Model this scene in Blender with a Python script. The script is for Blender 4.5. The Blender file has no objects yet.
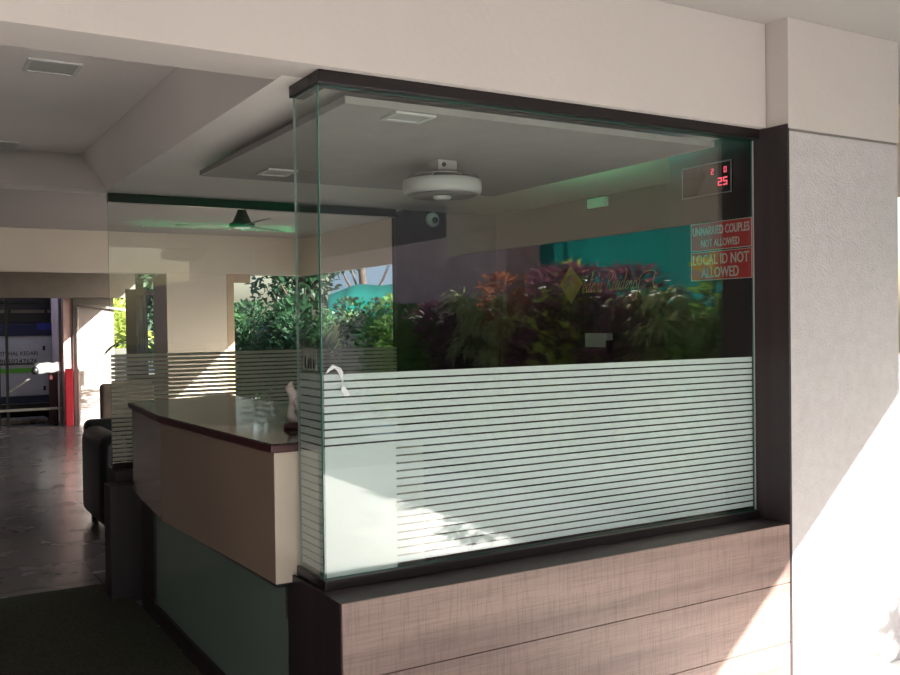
import bpy, bmesh, math, random
from mathutils import Vector, Matrix
random.seed(7)
S = bpy.context.scene
COL = S.collection

# ------------------------------------------------------------------ materials
def new_mat(name):
    m = bpy.data.materials.new(name); m.use_nodes = True
    nt = m.node_tree; nt.nodes.clear()
    out = nt.nodes.new('ShaderNodeOutputMaterial')
    return m, nt, out

def pmat(name, col, rough=.6, metal=0., spec=.5, var=.06, scale=6., bump=0., bscale=60., emit=None, es=0., coat=0., transl=0., stretch=(1, 1, 1)):
    m, nt, out = new_mat(name)
    b = nt.nodes.new('ShaderNodeBsdfPrincipled')
    tc = nt.nodes.new('ShaderNodeTexCoord'); mp = nt.nodes.new('ShaderNodeMapping')
    mp.inputs['Scale'].default_value = stretch
    nt.links.new(tc.outputs['Object'], mp.inputs['Vector'])
    n = nt.nodes.new('ShaderNodeTexNoise'); n.inputs['Scale'].default_value = scale; n.inputs['Detail'].default_value = 5
    nt.links.new(mp.outputs[0], n.inputs['Vector'])
    r = nt.nodes.new('ShaderNodeValToRGB')
    r.color_ramp.elements[0].position = .3; r.color_ramp.elements[1].position = .7
    r.color_ramp.elements[0].color = [c*(1-var) for c in col]+[1]
    r.color_ramp.elements[1].color = [min(1, c*(1+var)) for c in col]+[1]
    nt.links.new(n.outputs['Fac'], r.inputs[0]); nt.links.new(r.outputs[0], b.inputs['Base Color'])
    b.inputs['Roughness'].default_value = rough; b.inputs['Metallic'].default_value = metal
    b.inputs['Specular IOR Level'].default_value = spec; b.inputs['Coat Weight'].default_value = coat
    if bump:
        n2 = nt.nodes.new('ShaderNodeTexNoise'); n2.inputs['Scale'].default_value = bscale; n2.inputs['Detail'].default_value = 4
        nt.links.new(tc.outputs['Object'], n2.inputs['Vector'])
        bp = nt.nodes.new('ShaderNodeBump'); bp.inputs['Strength'].default_value = bump; bp.inputs['Distance'].default_value = .01
        nt.links.new(n2.outputs['Fac'], bp.inputs['Height']); nt.links.new(bp.outputs[0], b.inputs['Normal'])
    if emit:
        b.inputs['Emission Color'].default_value = list(emit)+[1]; b.inputs['Emission Strength'].default_value = es
    if transl:
        t = nt.nodes.new('ShaderNodeBsdfTranslucent'); nt.links.new(r.outputs[0], t.inputs['Color'])
        mx = nt.nodes.new('ShaderNodeMixShader'); mx.inputs[0].default_value = transl
        nt.links.new(b.outputs[0], mx.inputs[1]); nt.links.new(t.outputs[0], mx.inputs[2]); nt.links.new(mx.outputs[0], out.inputs[0])
    else:
        nt.links.new(b.outputs[0], out.inputs[0])
    return m

def glass_mat(name, tint, refl=1.0):
    """architectural glass: clear tinted see-through with Fresnel mirror, both faces"""
    m, nt, out = new_mat(name)
    geo = nt.nodes.new('ShaderNodeNewGeometry')
    mr = nt.nodes.new('ShaderNodeMapRange'); mr.inputs['To Min'].default_value = 1.5; mr.inputs['To Max'].default_value = 1/1.5
    nt.links.new(geo.outputs['Backfacing'], mr.inputs['Value'])
    fr = nt.nodes.new('ShaderNodeFresnel'); nt.links.new(mr.outputs[0], fr.inputs['IOR'])
    mu = nt.nodes.new('ShaderNodeMath'); mu.operation = 'MULTIPLY'; mu.inputs[1].default_value = refl; mu.use_clamp = True
    nt.links.new(fr.outputs[0], mu.inputs[0])
    n = nt.nodes.new('ShaderNodeTexNoise'); n.inputs['Scale'].default_value = 2
    hs = nt.nodes.new('ShaderNodeMix'); hs.data_type = 'RGBA'; hs.inputs['A'].default_value = list(tint)+[1]
    hs.inputs['B'].default_value = [c*.985 for c in tint]+[1]; nt.links.new(n.outputs['Fac'], hs.inputs['Factor'])
    t = nt.nodes.new('ShaderNodeBsdfTransparent'); nt.links.new(hs.outputs['Result'], t.inputs['Color'])
    g = nt.nodes.new('ShaderNodeBsdfGlossy'); g.inputs['Roughness'].default_value = 0.0
    mx = nt.nodes.new('ShaderNodeMixShader'); nt.links.new(mu.outputs[0], mx.inputs[0])
    nt.links.new(t.outputs[0], mx.inputs[1]); nt.links.new(g.outputs[0], mx.inputs[2]); nt.links.new(mx.outputs[0], out.inputs[0])
    return m

def film_mat(name, col, transl=.35, clear=.1):
    m, nt, out = new_mat(name)
    n = nt.nodes.new('ShaderNodeTexNoise'); n.inputs['Scale'].default_value = 3
    c = nt.nodes.new('ShaderNodeMix'); c.data_type = 'RGBA'; c.inputs['A'].default_value = list(col)+[1]; c.inputs['B'].default_value = [x*.95 for x in col]+[1]
    nt.links.new(n.outputs['Fac'], c.inputs['Factor'])
    d = nt.nodes.new('ShaderNodeBsdfDiffuse'); t = nt.nodes.new('ShaderNodeBsdfTranslucent'); p = nt.nodes.new('ShaderNodeBsdfTransparent')
    nt.links.new(c.outputs['Result'], d.inputs[0]); nt.links.new(c.outputs['Result'], t.inputs[0])
    m1 = nt.nodes.new('ShaderNodeMixShader'); m1.inputs[0].default_value = transl
    m2 = nt.nodes.new('ShaderNodeMixShader'); m2.inputs[0].default_value = clear
    nt.links.new(d.outputs[0], m1.inputs[1]); nt.links.new(t.outputs[0], m1.inputs[2])
    nt.links.new(m1.outputs[0], m2.inputs[1]); nt.links.new(p.outputs[0], m2.inputs[2]); nt.links.new(m2.outputs[0], out.inputs[0])
    return m

def tile_mat(name, c1, c2, grout, size, rough, off=(0, 0, 0), rv=.12):
    m, nt, out = new_mat(name)
    b = nt.nodes.new('ShaderNodeBsdfPrincipled'); tc = nt.nodes.new('ShaderNodeTexCoord')
    mp = nt.nodes.new('ShaderNodeMapping'); mp.inputs['Location'].default_value = off
    nt.links.new(tc.outputs['Object'], mp.inputs[0])
    br = nt.nodes.new('ShaderNodeTexBrick'); br.offset = 0; br.inputs['Scale'].default_value = 1
    br.inputs['Brick Width'].default_value = size; br.inputs['Row Height'].default_value = size
    br.inputs['Mortar Size'].default_value = .004; br.inputs['Color1'].default_value = list(c1)+[1]; br.inputs['Color2'].default_value = list(c2)+[1]
    br.inputs['Mortar'].default_value = list(grout)+[1]
    nt.links.new(mp.outputs[0], br.inputs['Vector'])
    n = nt.nodes.new('ShaderNodeTexNoise'); n.inputs['Scale'].default_value = 3.5; n.inputs['Detail'].default_value = 6
    nt.links.new(tc.outputs['Object'], n.inputs['Vector'])
    mx = nt.nodes.new('ShaderNodeMix'); mx.data_type = 'RGBA'; mx.blend_type = 'MULTIPLY'; mx.inputs['Factor'].default_value = .5
    nt.links.new(br.outputs['Color'], mx.inputs['A']); nt.links.new(n.outputs['Color'], mx.inputs['B'])
    sc = nt.nodes.new('ShaderNodeHueSaturation'); sc.inputs['Saturation'].default_value = .6; sc.inputs['Value'].default_value = 1.25
    nt.links.new(mx.outputs['Result'], sc.inputs['Color']); nt.links.new(sc.outputs[0], b.inputs['Base Color'])
    mr = nt.nodes.new('ShaderNodeMapRange'); mr.inputs['To Min'].default_value = rough-rv; mr.inputs['To Max'].default_value = rough+rv
    nt.links.new(n.outputs['Fac'], mr.inputs['Value']); nt.links.new(mr.outputs[0], b.inputs['Roughness'])
    bp = nt.nodes.new('ShaderNodeBump'); bp.inputs['Strength'].default_value = .1; bp.inputs['Distance'].default_value = .003
    n2 = nt.nodes.new('ShaderNodeTexNoise'); n2.inputs['Scale'].default_value = 9; nt.links.new(tc.outputs['Object'], n2.inputs['Vector'])
    nt.links.new(n2.outputs['Fac'], bp.inputs['Height']); nt.links.new(bp.outputs[0], b.inputs['Normal'])
    nt.links.new(b.outputs[0], out.inputs[0]); return m

def wood_mat(name, dark, light, rough=.45, along='X', saw=.28):
    """laminate: long grain plus a fine sawn cross-hatch"""
    m, nt, out = new_mat(name)
    b = nt.nodes.new('ShaderNodeBsdfPrincipled'); tc = nt.nodes.new('ShaderNodeTexCoord')
    def noise(scale, detail=5):
        mp = nt.nodes.new('ShaderNodeMapping'); mp.inputs['Scale'].default_value = scale
        nt.links.new(tc.outputs['Object'], mp.inputs[0])
        n = nt.nodes.new('ShaderNodeTexNoise'); n.inputs['Scale'].default_value = 1; n.inputs['Detail'].default_value = detail
        nt.links.new(mp.outputs[0], n.inputs['Vector']); return n.outputs['Fac']
    g = noise((.7, .7, 14) if along == 'X' else (14, 14, .7)); v = noise((190, 190, 9), 2); h = noise((5, 5, 200), 2)
    r = nt.nodes.new('ShaderNodeValToRGB'); r.color_ramp.elements[0].position = .34; r.color_ramp.elements[1].position = .66
    r.color_ramp.elements[0].color = list(dark)+[1]; r.color_ramp.elements[1].color = list(light)+[1]
    nt.links.new(g, r.inputs[0])
    def mul(colout, f, fac):
        rr = nt.nodes.new('ShaderNodeValToRGB'); rr.color_ramp.elements[0].position = .36; rr.color_ramp.elements[1].position = .5
        rr.color_ramp.elements[0].color = (.35, .33, .35, 1); rr.color_ramp.elements[1].color = (1, 1, 1, 1)
        nt.links.new(f, rr.inputs[0])
        mx = nt.nodes.new('ShaderNodeMix'); mx.data_type = 'RGBA'; mx.blend_type = 'MULTIPLY'; mx.inputs['Factor'].default_value = fac
        nt.links.new(colout, mx.inputs['A']); nt.links.new(rr.outputs[0], mx.inputs['B']); return mx.outputs['Result']
    c = mul(r.outputs[0], v, saw); c = mul(c, h, saw)
    nt.links.new(c, b.inputs['Base Color']); b.inputs['Roughness'].default_value = rough
    nt.links.new(b.outputs[0], out.inputs[0]); return m

def speckle_mat(name):
    m, nt, out = new_mat(name)
    b = nt.nodes.new('ShaderNodeBsdfPrincipled'); tc = nt.nodes.new('ShaderNodeTexCoord')
    v = nt.nodes.new('ShaderNodeTexVoronoi'); v.inputs['Scale'].default_value = 75; nt.links.new(tc.outputs['Object'], v.inputs['Vector'])
    r = nt.nodes.new('ShaderNodeValToRGB'); r.color_ramp.elements[0].position = .12; r.color_ramp.elements[1].position = .4
    r.color_ramp.elements[0].color = (.34, .36, .3, 1); r.color_ramp.elements[1].color = (.012, .013, .012, 1)
    nt.links.new(v.outputs['Distance'], r.inputs[0]); nt.links.new(r.outputs[0], b.inputs['Base Color'])
    b.inputs['Roughness'].default_value = .08; nt.links.new(b.outputs[0], out.inputs[0]); return m

M = {}
M['plaster'] = pmat('plaster', (.53, .49, .47), .85, var=.03, scale=1.5, bump=.15, bscale=40)
M['cream'] = pmat('cream_paint', (.70, .61, .51), .7, var=.03, scale=1.2)
M['white_rough'] = pmat('rough_plaster', (.50, .475, .485), .9, var=.05, scale=25, bump=.6, bscale=110)
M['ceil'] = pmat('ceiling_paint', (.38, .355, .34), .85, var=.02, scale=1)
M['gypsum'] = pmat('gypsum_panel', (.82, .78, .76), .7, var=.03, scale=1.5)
M['dark_paint'] = pmat('brown_beam_paint', (.24, .2, .18), .8, var=.06)
M['lamin'] = wood_mat('sawn_wood_laminate', (.19, .125, .11), (.30, .21, .18), .5)
M['lamin_dark'] = wood_mat('dark_wood_laminate', (.02, .013, .015), (.036, .023, .025), .5, along='Z', saw=.2)
M['int_dark'] = pmat('dark_interior_laminate', (.034, .025, .025), .32, spec=.3, var=.15, scale=2, stretch=(1, 1, .2))
M['black_metal'] = pmat('dark_bronze_channel', (.012, .008, .009), .35, metal=.2, var=.1)
M['glass'] = glass_mat('greenish_glass', (.93, .96, .945), 1.65)
M['glass_clear'] = glass_mat('clear_glass', (.93, .95, .94), .9)
M['edge'] = pmat('green_glass_edge', (.03, .22, .17), .15, var=.3, scale=8, transl=.3)
M['edge_light'] = pmat('polished_glass_edge', (.3, .4, .37), .12, var=.2, scale=6, transl=.3)
M['film'] = film_mat('frosted_film', (.90, .95, .965), .25, .0)
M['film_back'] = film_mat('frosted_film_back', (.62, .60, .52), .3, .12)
M['film_torn'] = film_mat('torn_film', (.9, .93, .95), .3, .15)
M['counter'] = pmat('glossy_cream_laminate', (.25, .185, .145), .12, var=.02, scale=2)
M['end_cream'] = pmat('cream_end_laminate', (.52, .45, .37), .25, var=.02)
M['panel'] = pmat('grey_panel_paint', (.37, .352, .345), .7, var=.05)
M['wall_brown'] = pmat('dark_brown_wall_paint', (.085, .068, .06), .7, var=.1)
M['granite'] = speckle_mat('speckled_granite')
M['maroon'] = pmat('maroon_edge', (.05, .012, .014), .3, var=.2)
M['teal_glass'] = pmat('back_painted_glass', (.17, .235, .195), .18, var=.05, scale=2)
M['black'] = pmat('black_plastic', (.012, .012, .013), .4, var=.1)
M['leather'] = pmat('black_leather', (.014, .015, .02), .32, var=.2, bump=.2, bscale=30)
M['cloth'] = pmat('taupe_cloth', (.2, .16, .14), .9, var=.2, scale=8, bump=.3, bscale=20)
M['white_pl'] = pmat('white_plastic', (.62, .62, .62), .4, var=.02)
M['grey_pl'] = pmat('grey_plastic', (.2, .18, .18), .4, var=.05)
M['lightpanel'] = pmat('light_diffuser', (.5, .5, .49), .5, var=.04, scale=60)
M['mirror_white'] = pmat('bright_white', (.85, .85, .85), .3)
M['floor'] = tile_mat('floor_tiles', (.125, .10, .097), (.16, .13, .125), (.05, .04, .04), .6, .25, (.1, .25, 0))
M['pale_floor'] = tile_mat('pale_tiles', (.74, .69, .64), (.78, .73, .67), (.3, .27, .25), .6, .4, (.1, .25, 0))
M['pave'] = tile_mat('paving', (.17, .165, .16), (.19, .185, .18), (.2, .19, .17), .8, .8)
M['grass_mat'] = pmat('artificial_grass', (.05, .052, .028), .95, var=.6, scale=120, bump=1, bscale=260)
M['red_sign'] = pmat('red_sign', (.55, .035, .04), .5, var=.05)
M['sign_text'] = pmat('sign_lettering', (.62, .6, .56), .5)
M['gold'] = pmat('gold_acrylic', (.85, .58, .13), .4, metal=.1, var=.1, scale=15)
M['gold_dark'] = pmat('engraved_gold', (.16, .1, .03), .5)
M['led'] = pmat('red_led', (.2, .01, .01), .4, emit=(1, .12, .18), es=1.6)
M['green_led'] = pmat('green_led_strip', (.1, .6, .3), .4, emit=(.03, 1, .38), es=18)
M['bright_led'] = pmat('bright_green_led_strip', (.1, .6, .3), .4, emit=(.03, 1, .4), es=220)
M['cyan_led'] = pmat('cyan_led_strip', (.1, .5, .6), .4, emit=(.03, .6, 1), es=35)
M['clock_face'] = pmat('smoked_acrylic', (.018, .018, .018), .2)
M['clock_frame'] = pmat('grey_trim', (.28, .28, .27), .4)
M['bark'] = pmat('bark', (.09, .06, .045), .9, var=.4, scale=12, bump=.6)
M['leaf_green'] = pmat('leaf_green', (.15, .28, .06), .45, var=.5, scale=3, transl=0.4)
M['leaf_lime'] = pmat('leaf_lime', (.38, .46, .1), .5, var=.4, scale=3, transl=0.45)
M['leaf_deep'] = pmat('leaf_deep_green', (.07, .17, .06), .35, var=.5, scale=3, transl=0.35)
M['leaf_dark'] = pmat('leaf_dark_green', (.025, .07, .03), .4, var=.6, scale=3, transl=.25)
M['leaf_purple'] = pmat('leaf_purple', (.2, .085, .12), .5, var=.5, scale=3, transl=0.35)
M['leaf_red'] = pmat('leaf_copper', (.38, .16, .1), .5, var=.5, scale=3, transl=0.4)
M['leaf_strap'] = pmat('leaf_variegated', (.5, .55, .25), .45, var=.5, scale=5, transl=0.4)
M['net'] = pmat('teal_shade_net', (.025, .33, .30), .8, var=.2, scale=1.2, transl=.45)
M['pink_wall'] = pmat('pinkish_boundary_wall', (.88, .58, .54), .9, var=.15, scale=3, bump=.3)
M['brown_wall'] = pmat('brown_boundary_wall', (.6, .38, .33), .9, var=.2, scale=4)
M['sunwhite'] = pmat('shade_mottled_white', (.42, .37, .35), .8, var=.25, scale=1.5)  # white paint, its mottling stands in for dappled shade on the pillar
M['far_bld'] = pmat('pale_building_paint', (.62, .68, .75), .8, var=.06)
M['van_white'] = pmat('white_enamel', (.62, .6, .63), .35, var=.04)
M['van_blue'] = pmat('blue_band', (.015, .025, .25), .4, var=.1)
M['van_navy'] = pmat('navy_band', (.015, .02, .07), .4, var=.1)
M['van_green'] = pmat('green_stripe', (.12, .55, .03), .4, var=.1)
M['red'] = pmat('red_enamel', (.5, .02, .04), .4, var=.1)
M['dark_red'] = pmat('dark_red_enamel', (.06, .01, .015), .4, var=.1)
M['rubble'] = pmat('rubble', (.16, .13, .11), .95, var=.5, scale=14, bump=.8)
M['grey_green'] = pmat('grey_green_paint', (.13, .13, .11), .6, var=.08)
M['sheet'] = pmat('bluish_plastic_sheet', (.22, .27, .31), .25, var=.3, scale=5, stretch=(4, 1, 1))
M['beige_pipe'] = pmat('beige_pipe', (.5, .36, .24), .6, var=.08)
M['cloth_white'] = pmat('pale_stone', (.62, .55, .53), .6, var=.2, scale=40)

# ------------------------------------------------------------------ mesh helpers
def obj(name, bm, mat, parent=None, smooth=False, bev=0.):
    if bev > 0:
        bmesh.ops.bevel(bm, geom=bm.edges[:], offset=bev, segments=2, affect='EDGES', profile=.6)
    me = bpy.data.meshes.new(name); bm.normal_update(); bm.to_mesh(me); bm.free()
    ms = mat if isinstance(mat, (list, tuple)) else [mat]
    for m in ms: me.materials.append(m)
    if smooth:
        for p in me.polygons: p.use_smooth = True
    o = bpy.data.objects.new(name, me); COL.objects.link(o)
    if parent: o.parent = parent
    return o
def B(): return bmesh.new()
def bx(bm, x0, x1, y0, y1, z0, z1, mi=0):
    v = [bm.verts.new(p) for p in ((x0, y0, z0), (x1, y0, z0), (x1, y1, z0), (x0, y1, z0), (x0, y0, z1), (x1, y0, z1), (x1, y1, z1), (x0, y1, z1))]
    fs = []
    for f in ((0, 3, 2, 1), (4, 5, 6, 7), (0, 1, 5, 4), (1, 2, 6, 5), (2, 3, 7, 6), (3, 0, 4, 7)):
        ff = bm.faces.new([v[i] for i in f]); ff.material_index = mi; fs.append(ff)
    return fs
def box(name, x0, x1, y0, y1, z0, z1, mat, parent=None, bev=0.):
    bm = B(); bx(bm, x0, x1, y0, y1, z0, z1); return obj(name, bm, mat, parent, bev=bev)
def prism(bm, pts, z0, z1):
    a = [bm.verts.new((x, y, z0)) for x, y in pts]; b = [bm.verts.new((x, y, z1)) for x, y in pts]; n = len(pts)
    bm.faces.new(a[::-1]); bm.faces.new(b)
    for i in range(n): bm.faces.new([a[i], a[(i+1) % n], b[(i+1) % n], b[i]])
def lathe(bm, prof, c=(0, 0, 0), n=32, axis='Z'):
    rings = []
    for r, h in prof:
        ring = []
        for k in range(n):
            a = 2*math.pi*k/n; x, y = r*math.cos(a), r*math.sin(a)
            p = (x, y, h) if axis == 'Z' else ((h, x, y) if axis == 'X' else (x, h, y))
            ring.append(bm.verts.new((c[0]+p[0], c[1]+p[1], c[2]+p[2])))
        rings.append(ring)
    for i in range(len(rings)-1):
        for k in range(n):
            bm.faces.new([rings[i][k], rings[i][(k+1) % n], rings[i+1][(k+1) % n], rings[i+1][k]])
    bm.faces.new(rings[0][::-1]); bm.faces.new(rings[-1])
    bmesh.ops.recalc_face_normals(bm, faces=bm.faces[:])
def tube(bm, pts, r, n=8, r1=None):
    pts = [Vector(p) for p in pts]; rings = []
    for i, p in enumerate(pts):
        d = (pts[min(i+1, len(pts)-1)]-pts[max(i-1, 0)]).normalized()
        u = d.cross(Vector((0, 0, 1)) if abs(d.z) < .9 else Vector((1, 0, 0))).normalized(); w = d.cross(u)
        rr = r if r1 is None else r+(r1-r)*i/(len(pts)-1)
        rings.append([bm.verts.new(p+(u*math.cos(2*math.pi*k/n)+w*math.sin(2*math.pi*k/n))*rr) for k in range(n)])
    for i in range(len(rings)-1):
        for k in range(n): bm.faces.new([rings[i][k], rings[i][(k+1) % n], rings[i+1][(k+1) % n], rings[i+1][k]])
    bm.faces.new(rings[0][::-1]); bm.faces.new(rings[-1]); bmesh.ops.recalc_face_normals(bm, faces=bm.faces[:])
def empty(name, loc=(0, 0, 0)):
    e = bpy.data.objects.new(name, None); e.empty_display_size = .1; e.location = loc; COL.objects.link(e); return e
def tag(o, label, cat, group=None, kind=None):
    o['label'] = label; o['category'] = cat
    if group: o['group'] = group
    if kind: o['kind'] = kind
    return o
def struct(o, label=None):
    o['kind'] = 'structure'
    if label: o['label'] = label
    return o
def unparent_offset(child, root):   # parts are modelled in world space
    child.matrix_parent_inverse = Matrix.Translation(-root.location)
def part(name, bm, mat, root, **k):
    o = obj(name, bm, mat, None, **k); o.parent = root
    off = Vector(root.location)
    p = root.parent
    while p is not None: off += Vector(p.location); p = p.parent
    o.data.transform(Matrix.Translation(-off)); return o
def pbox(name, x0, x1, y0, y1, z0, z1, mat, root, bev=0.):
    bm = B(); bx(bm, x0, x1, y0, y1, z0, z1); return part(name, bm, mat, root, bev=bev)
def text_bm(s, size, shear=0., ext=.0008, bold=0., wscale=1.):
    cu = bpy.data.curves.new('t', 'FONT'); cu.body = s; cu.size = size; cu.extrude = ext; cu.align_x = 'LEFT'; cu.shear = shear; cu.offset = bold
    cu.resolution_u = 3
    o = bpy.data.objects.new('t', cu); COL.objects.link(o)
    dg = bpy.context.evaluated_depsgraph_get(); dg.update()
    me = bpy.data.meshes.new_from_object(o.evaluated_get(dg)); bm = B(); bm.from_mesh(me)
    bpy.data.objects.remove(o); bpy.data.meshes.remove(me); bpy.data.curves.remove(cu)
    xs = [v.co.x for v in bm.verts]; ys = [v.co.y for v in bm.verts]
    return bm, min(xs), max(xs), min(ys), max(ys)
def text_fit(s, org, udir, vdir, w, h, bold=0., ext=.0008, shear=0.):
    """lettering filling a w x h rectangle whose lower-left corner is org"""
    bm, x0, x1, y0, y1 = text_bm(s, 1, shear, ext, bold)
    u, v = Vector(udir).normalized(), Vector(vdir).normalized(); n = u.cross(v)
    for q in bm.verts:
        q.co = Vector(org)+u*((q.co.x-x0)/(x1-x0)*w)+v*((q.co.y-y0)/(y1-y0)*h)+n*q.co.z
    return bm

# ------------------------------------------------------------------ the setting
L = 2.023; ZB = .75; ZT = 2.35; PIL = -.177; YB = 3.12; XR = 2.77
floor = struct(box('floor', -5, 3.92, 0.001, 15.6, -.12, 0, M['floor']))
struct(box('floor_front', -3.2, 3.92, -6.6, 0, -.12, 0, M['pale_floor']))

struct(box('floor_outside', -16, 40, -40, 60, -.2, -.121, M['pave']))
struct(box('floor_strip', 3.92, 6.4, -22, 24, -.12, -.02, M['pave']))
mat_ = box('grass_mat', -2.0, -.02, .35, 3.2, 0.0, .012, M['grass_mat'])
tag(mat_, 'dark green artificial grass mat lying on the tiles beside the counter', 'mat')
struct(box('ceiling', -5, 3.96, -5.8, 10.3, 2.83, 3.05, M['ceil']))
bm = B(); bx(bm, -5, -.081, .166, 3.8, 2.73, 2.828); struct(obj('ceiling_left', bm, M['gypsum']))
struct(box('wall_left', -5.2, -5, -5.8, 15.7, -.1, 3.05, M['wall_brown']))
# front beam above the glass
bm = B(); bx(bm, -5, L-.001, -.068, .1, 2.392, 2.829); bx(bm, -5, -.081, .1, .165, 2.392, 2.829); struct(obj('trim_1', bm, M['plaster']), 'white plastered beam above the glass booth')
# cross beam + booth ceiling slab (side face in shade)
bm = B(); bx(bm, -.08, 2.77, .1, 3.2, 2.392, 2.829);
yz = [(3.2, 2.392), (3.82, 2.70), (3.82, 2.829), (3.2, 2.829)]
a = [bm.verts.new((-.08, y, z)) for y, z in yz]; b = [bm.verts.new((.1, y, z)) for y, z in yz]
bm.faces.new(a); bm.faces.new(b[::-1])
for i in range(4): bm.faces.new([a[i], b[i], b[(i+1) % 4], a[(i+1) % 4]])
bmesh.ops.recalc_face_normals(bm, faces=bm.faces[:])
struct(obj('ceiling_booth', bm, M['gypsum']), 'booth ceiling and the beam along its left side')
# sloped back beam of the left bay
bm = B()
sec = [(2.97, 2.392), (3.2, 2.392), (3.8, 2.73), (3.2+.62, 2.829), (3.79, 2.73)]
a = [bm.verts.new((-5, y, z)) for y, z in ((2.97, 2.392), (3.2, 2.392), (3.82, 2.70), (3.8, 2.73))]
b = [bm.verts.new((-.081, y, z)) for y, z in ((2.97, 2.392), (3.2, 2.392), (3.82, 2.70), (3.8, 2.73))]
bm.faces.new(a); bm.faces.new(b[::-1])
for i in range(4): bm.faces.new([a[i], b[i], b[(i+1) % 4], a[(i+1) % 4]])
bmesh.ops.recalc_face_normals(bm, faces=bm.faces[:]); struct(obj('trim_2', bm, M['gypsum']), 'sloping grey beam across the left bay')
# far beams, roof edge beam
struct(box('trim_3', -5, 3.92, 9.9, 10.2, 2.3, 2.829, M['cream']), 'cream beam across the far end of the porch')
struct(box('trim_4', 3.92, 3.97, -5.8, 10.2, 2.29, 2.829, M['cream']), 'cream roof edge beam along the open right side')
struct(box('ceiling_shade_slab', 1.251, 2.9, 10.31, 13.2, 2.83, 3.0, M['dark_paint']))  # unseen slab added to shade the dark beam and the pillar top
struct(box('ceiling_far', -5, 1.25, 10.31, 13.9, 2.83, 3.0, M['dark_paint']))
struct(box('trim_5', -5, 2.3, 13.2, 13.5, 2.07, 2.829, M['dark_paint']), 'dark beam over the vehicle bay')
# white pillar at right: rough plaster below, smooth proud band above, dark laminate on its inner side
bm = B(); bx(bm, L+.012, XR, PIL, .5, 0, 2.36); struct(obj('wall_right', bm, M['white_rough']), 'white plastered pillar wall at the right')
bm = B(); bx(bm, L+.004, XR+.004, PIL-.004, .5, 2.372, 2.829); struct(obj('trim_7', bm, M['plaster']), 'smooth white upper band of the right wall')
bm = B(); bx(bm, L+.014, XR-.001, PIL+.004, .499, 2.36, 2.372); struct(obj('trim_8', bm, M['grey_pl']), 'groove below the upper band')
bm = B(); bx(bm, L-.002, L+.011, PIL-.002, .51, .0, 2.388); struct(obj('trim_9', bm, M['lamin_dark']), 'dark wood laminate on the inner side of the pillar')
# booth walls
bm = B(); bx(bm, XR, XR+.15, .5, YB+.2, 0, 2.391); struct(obj('wall_booth_right', bm, M['int_dark']))
bm = B(); bx(bm, 1.975, XR, YB, YB+.15, 0, 2.391); struct(obj('wall_booth_back', bm, M['int_dark']))
bm = B(); bx(bm, 1.90, 1.974, YB-.03, YB+.05, ZB+.02, 2.34); struct(obj('trim_10', bm, M['int_dark']), 'dark upright beside the back pane')
# low front wall clad in boards
bm = B(); bx(bm, -.012, L-.003, PIL+.01, .03, 0, .712); struct(obj('wall_front', bm, M['int_dark']), 'low wall under the glass booth')
def board(name, z0, z1):
    bm = B(); bx(bm, -.02, L-.0025, PIL, PIL+.0095, z0, z1); o = part(name, bm, M['lamin'], bpy.data.objects['wall_front'], bev=.0012); return o
board('cladding_board', .474, .717); board('cladding_board', .224, .471); board('cladding_board', .002, .221)
pbox('ledge', -.012, L-.0025, PIL+.0096, .0, .7125, .7165, M['lamin_dark'], bpy.data.objects['wall_front'])
pbox('side_cladding', -.022, -.0125, PIL+.0096, .234, .002, .717, M['lamin_dark'], bpy.data.objects['wall_front'])
pbox('plinth', -.012, .06, .0301, .234, .0, .712, M['int_dark'], bpy.data.objects['wall_front'])
# low back wall
bm = B(); bx(bm, -.13, 2.02, 2.8, 2.98, 0, .66); bx(bm, -.06, 1.97, 2.98, YB+.1, 0, .72); struct(obj('wall_back', bm, M['lamin_dark']), 'low dark wall under the back glass')

# ------------------------------------------------------------------ glass panes
def pane(name, x0, x1, y0, y1, z0, z1, mg, root, edge_lo=M['edge'], edge_sides=('L', 'R')):
    bm = B(); fs = bx(bm, x0, x1, y0, y1, z0, z1)
    for f in fs:
        a = f.calc_area()
        if a < .06*(z1-z0): f.material_index = 1
    return part(name, bm, [mg, edge_lo], root)
def stripes(root, name, mat, axis, a0, a1, fixed0, fixed1, ztop, zbot, per=.0262, gap=.0058, block=None):
    bm = B(); z = ztop
    while z-per > zbot-.004:
        zl = z-(per-gap)
        lo = a0
        if block and zl < block[1]: lo = block[0]
        if axis == 'X': bx(bm, lo, a1, fixed0, fixed1, zl, z)
        else: bx(bm, fixed0, fixed1, lo, a1, zl, z)
        z -= per
    if block:
        bx(bm, a0, block[0]+.0005, fixed0, fixed1, zbot, block[1]+.0)
    return part(name, bm, mat, root)
w1 = struct(empty('window_1', (1.0, 0, ZB)), 'front glass pane of the booth with frosted stripes')
pane('glass', 0.0, L-.004, 0, .012, ZB, ZT, M['glass'], w1)
stripes(w1, 'frosted_film', M['film'], 'X', .012, L-.006, .0125, .0135, 1.4137, ZB, block=(.272, 1.1779))
bm = B(); bx(bm, -.010, L-.0035, -.034, .05, 2.352, 2.391); part('top_frame', bm, M['black_metal'], w1, bev=.002)
bm = B(); bx(bm, -.008, L-.0035, -.02, .035, .7175, .7495); part('bottom_frame', bm, M['black_metal'], w1, bev=.002)
bm = B(); bx(bm, L-.011, L-.0045, -.0035, -.0005, ZB+.003, ZT-.004); part('sealant_bead', bm, M['clock_frame'], w1)
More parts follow.
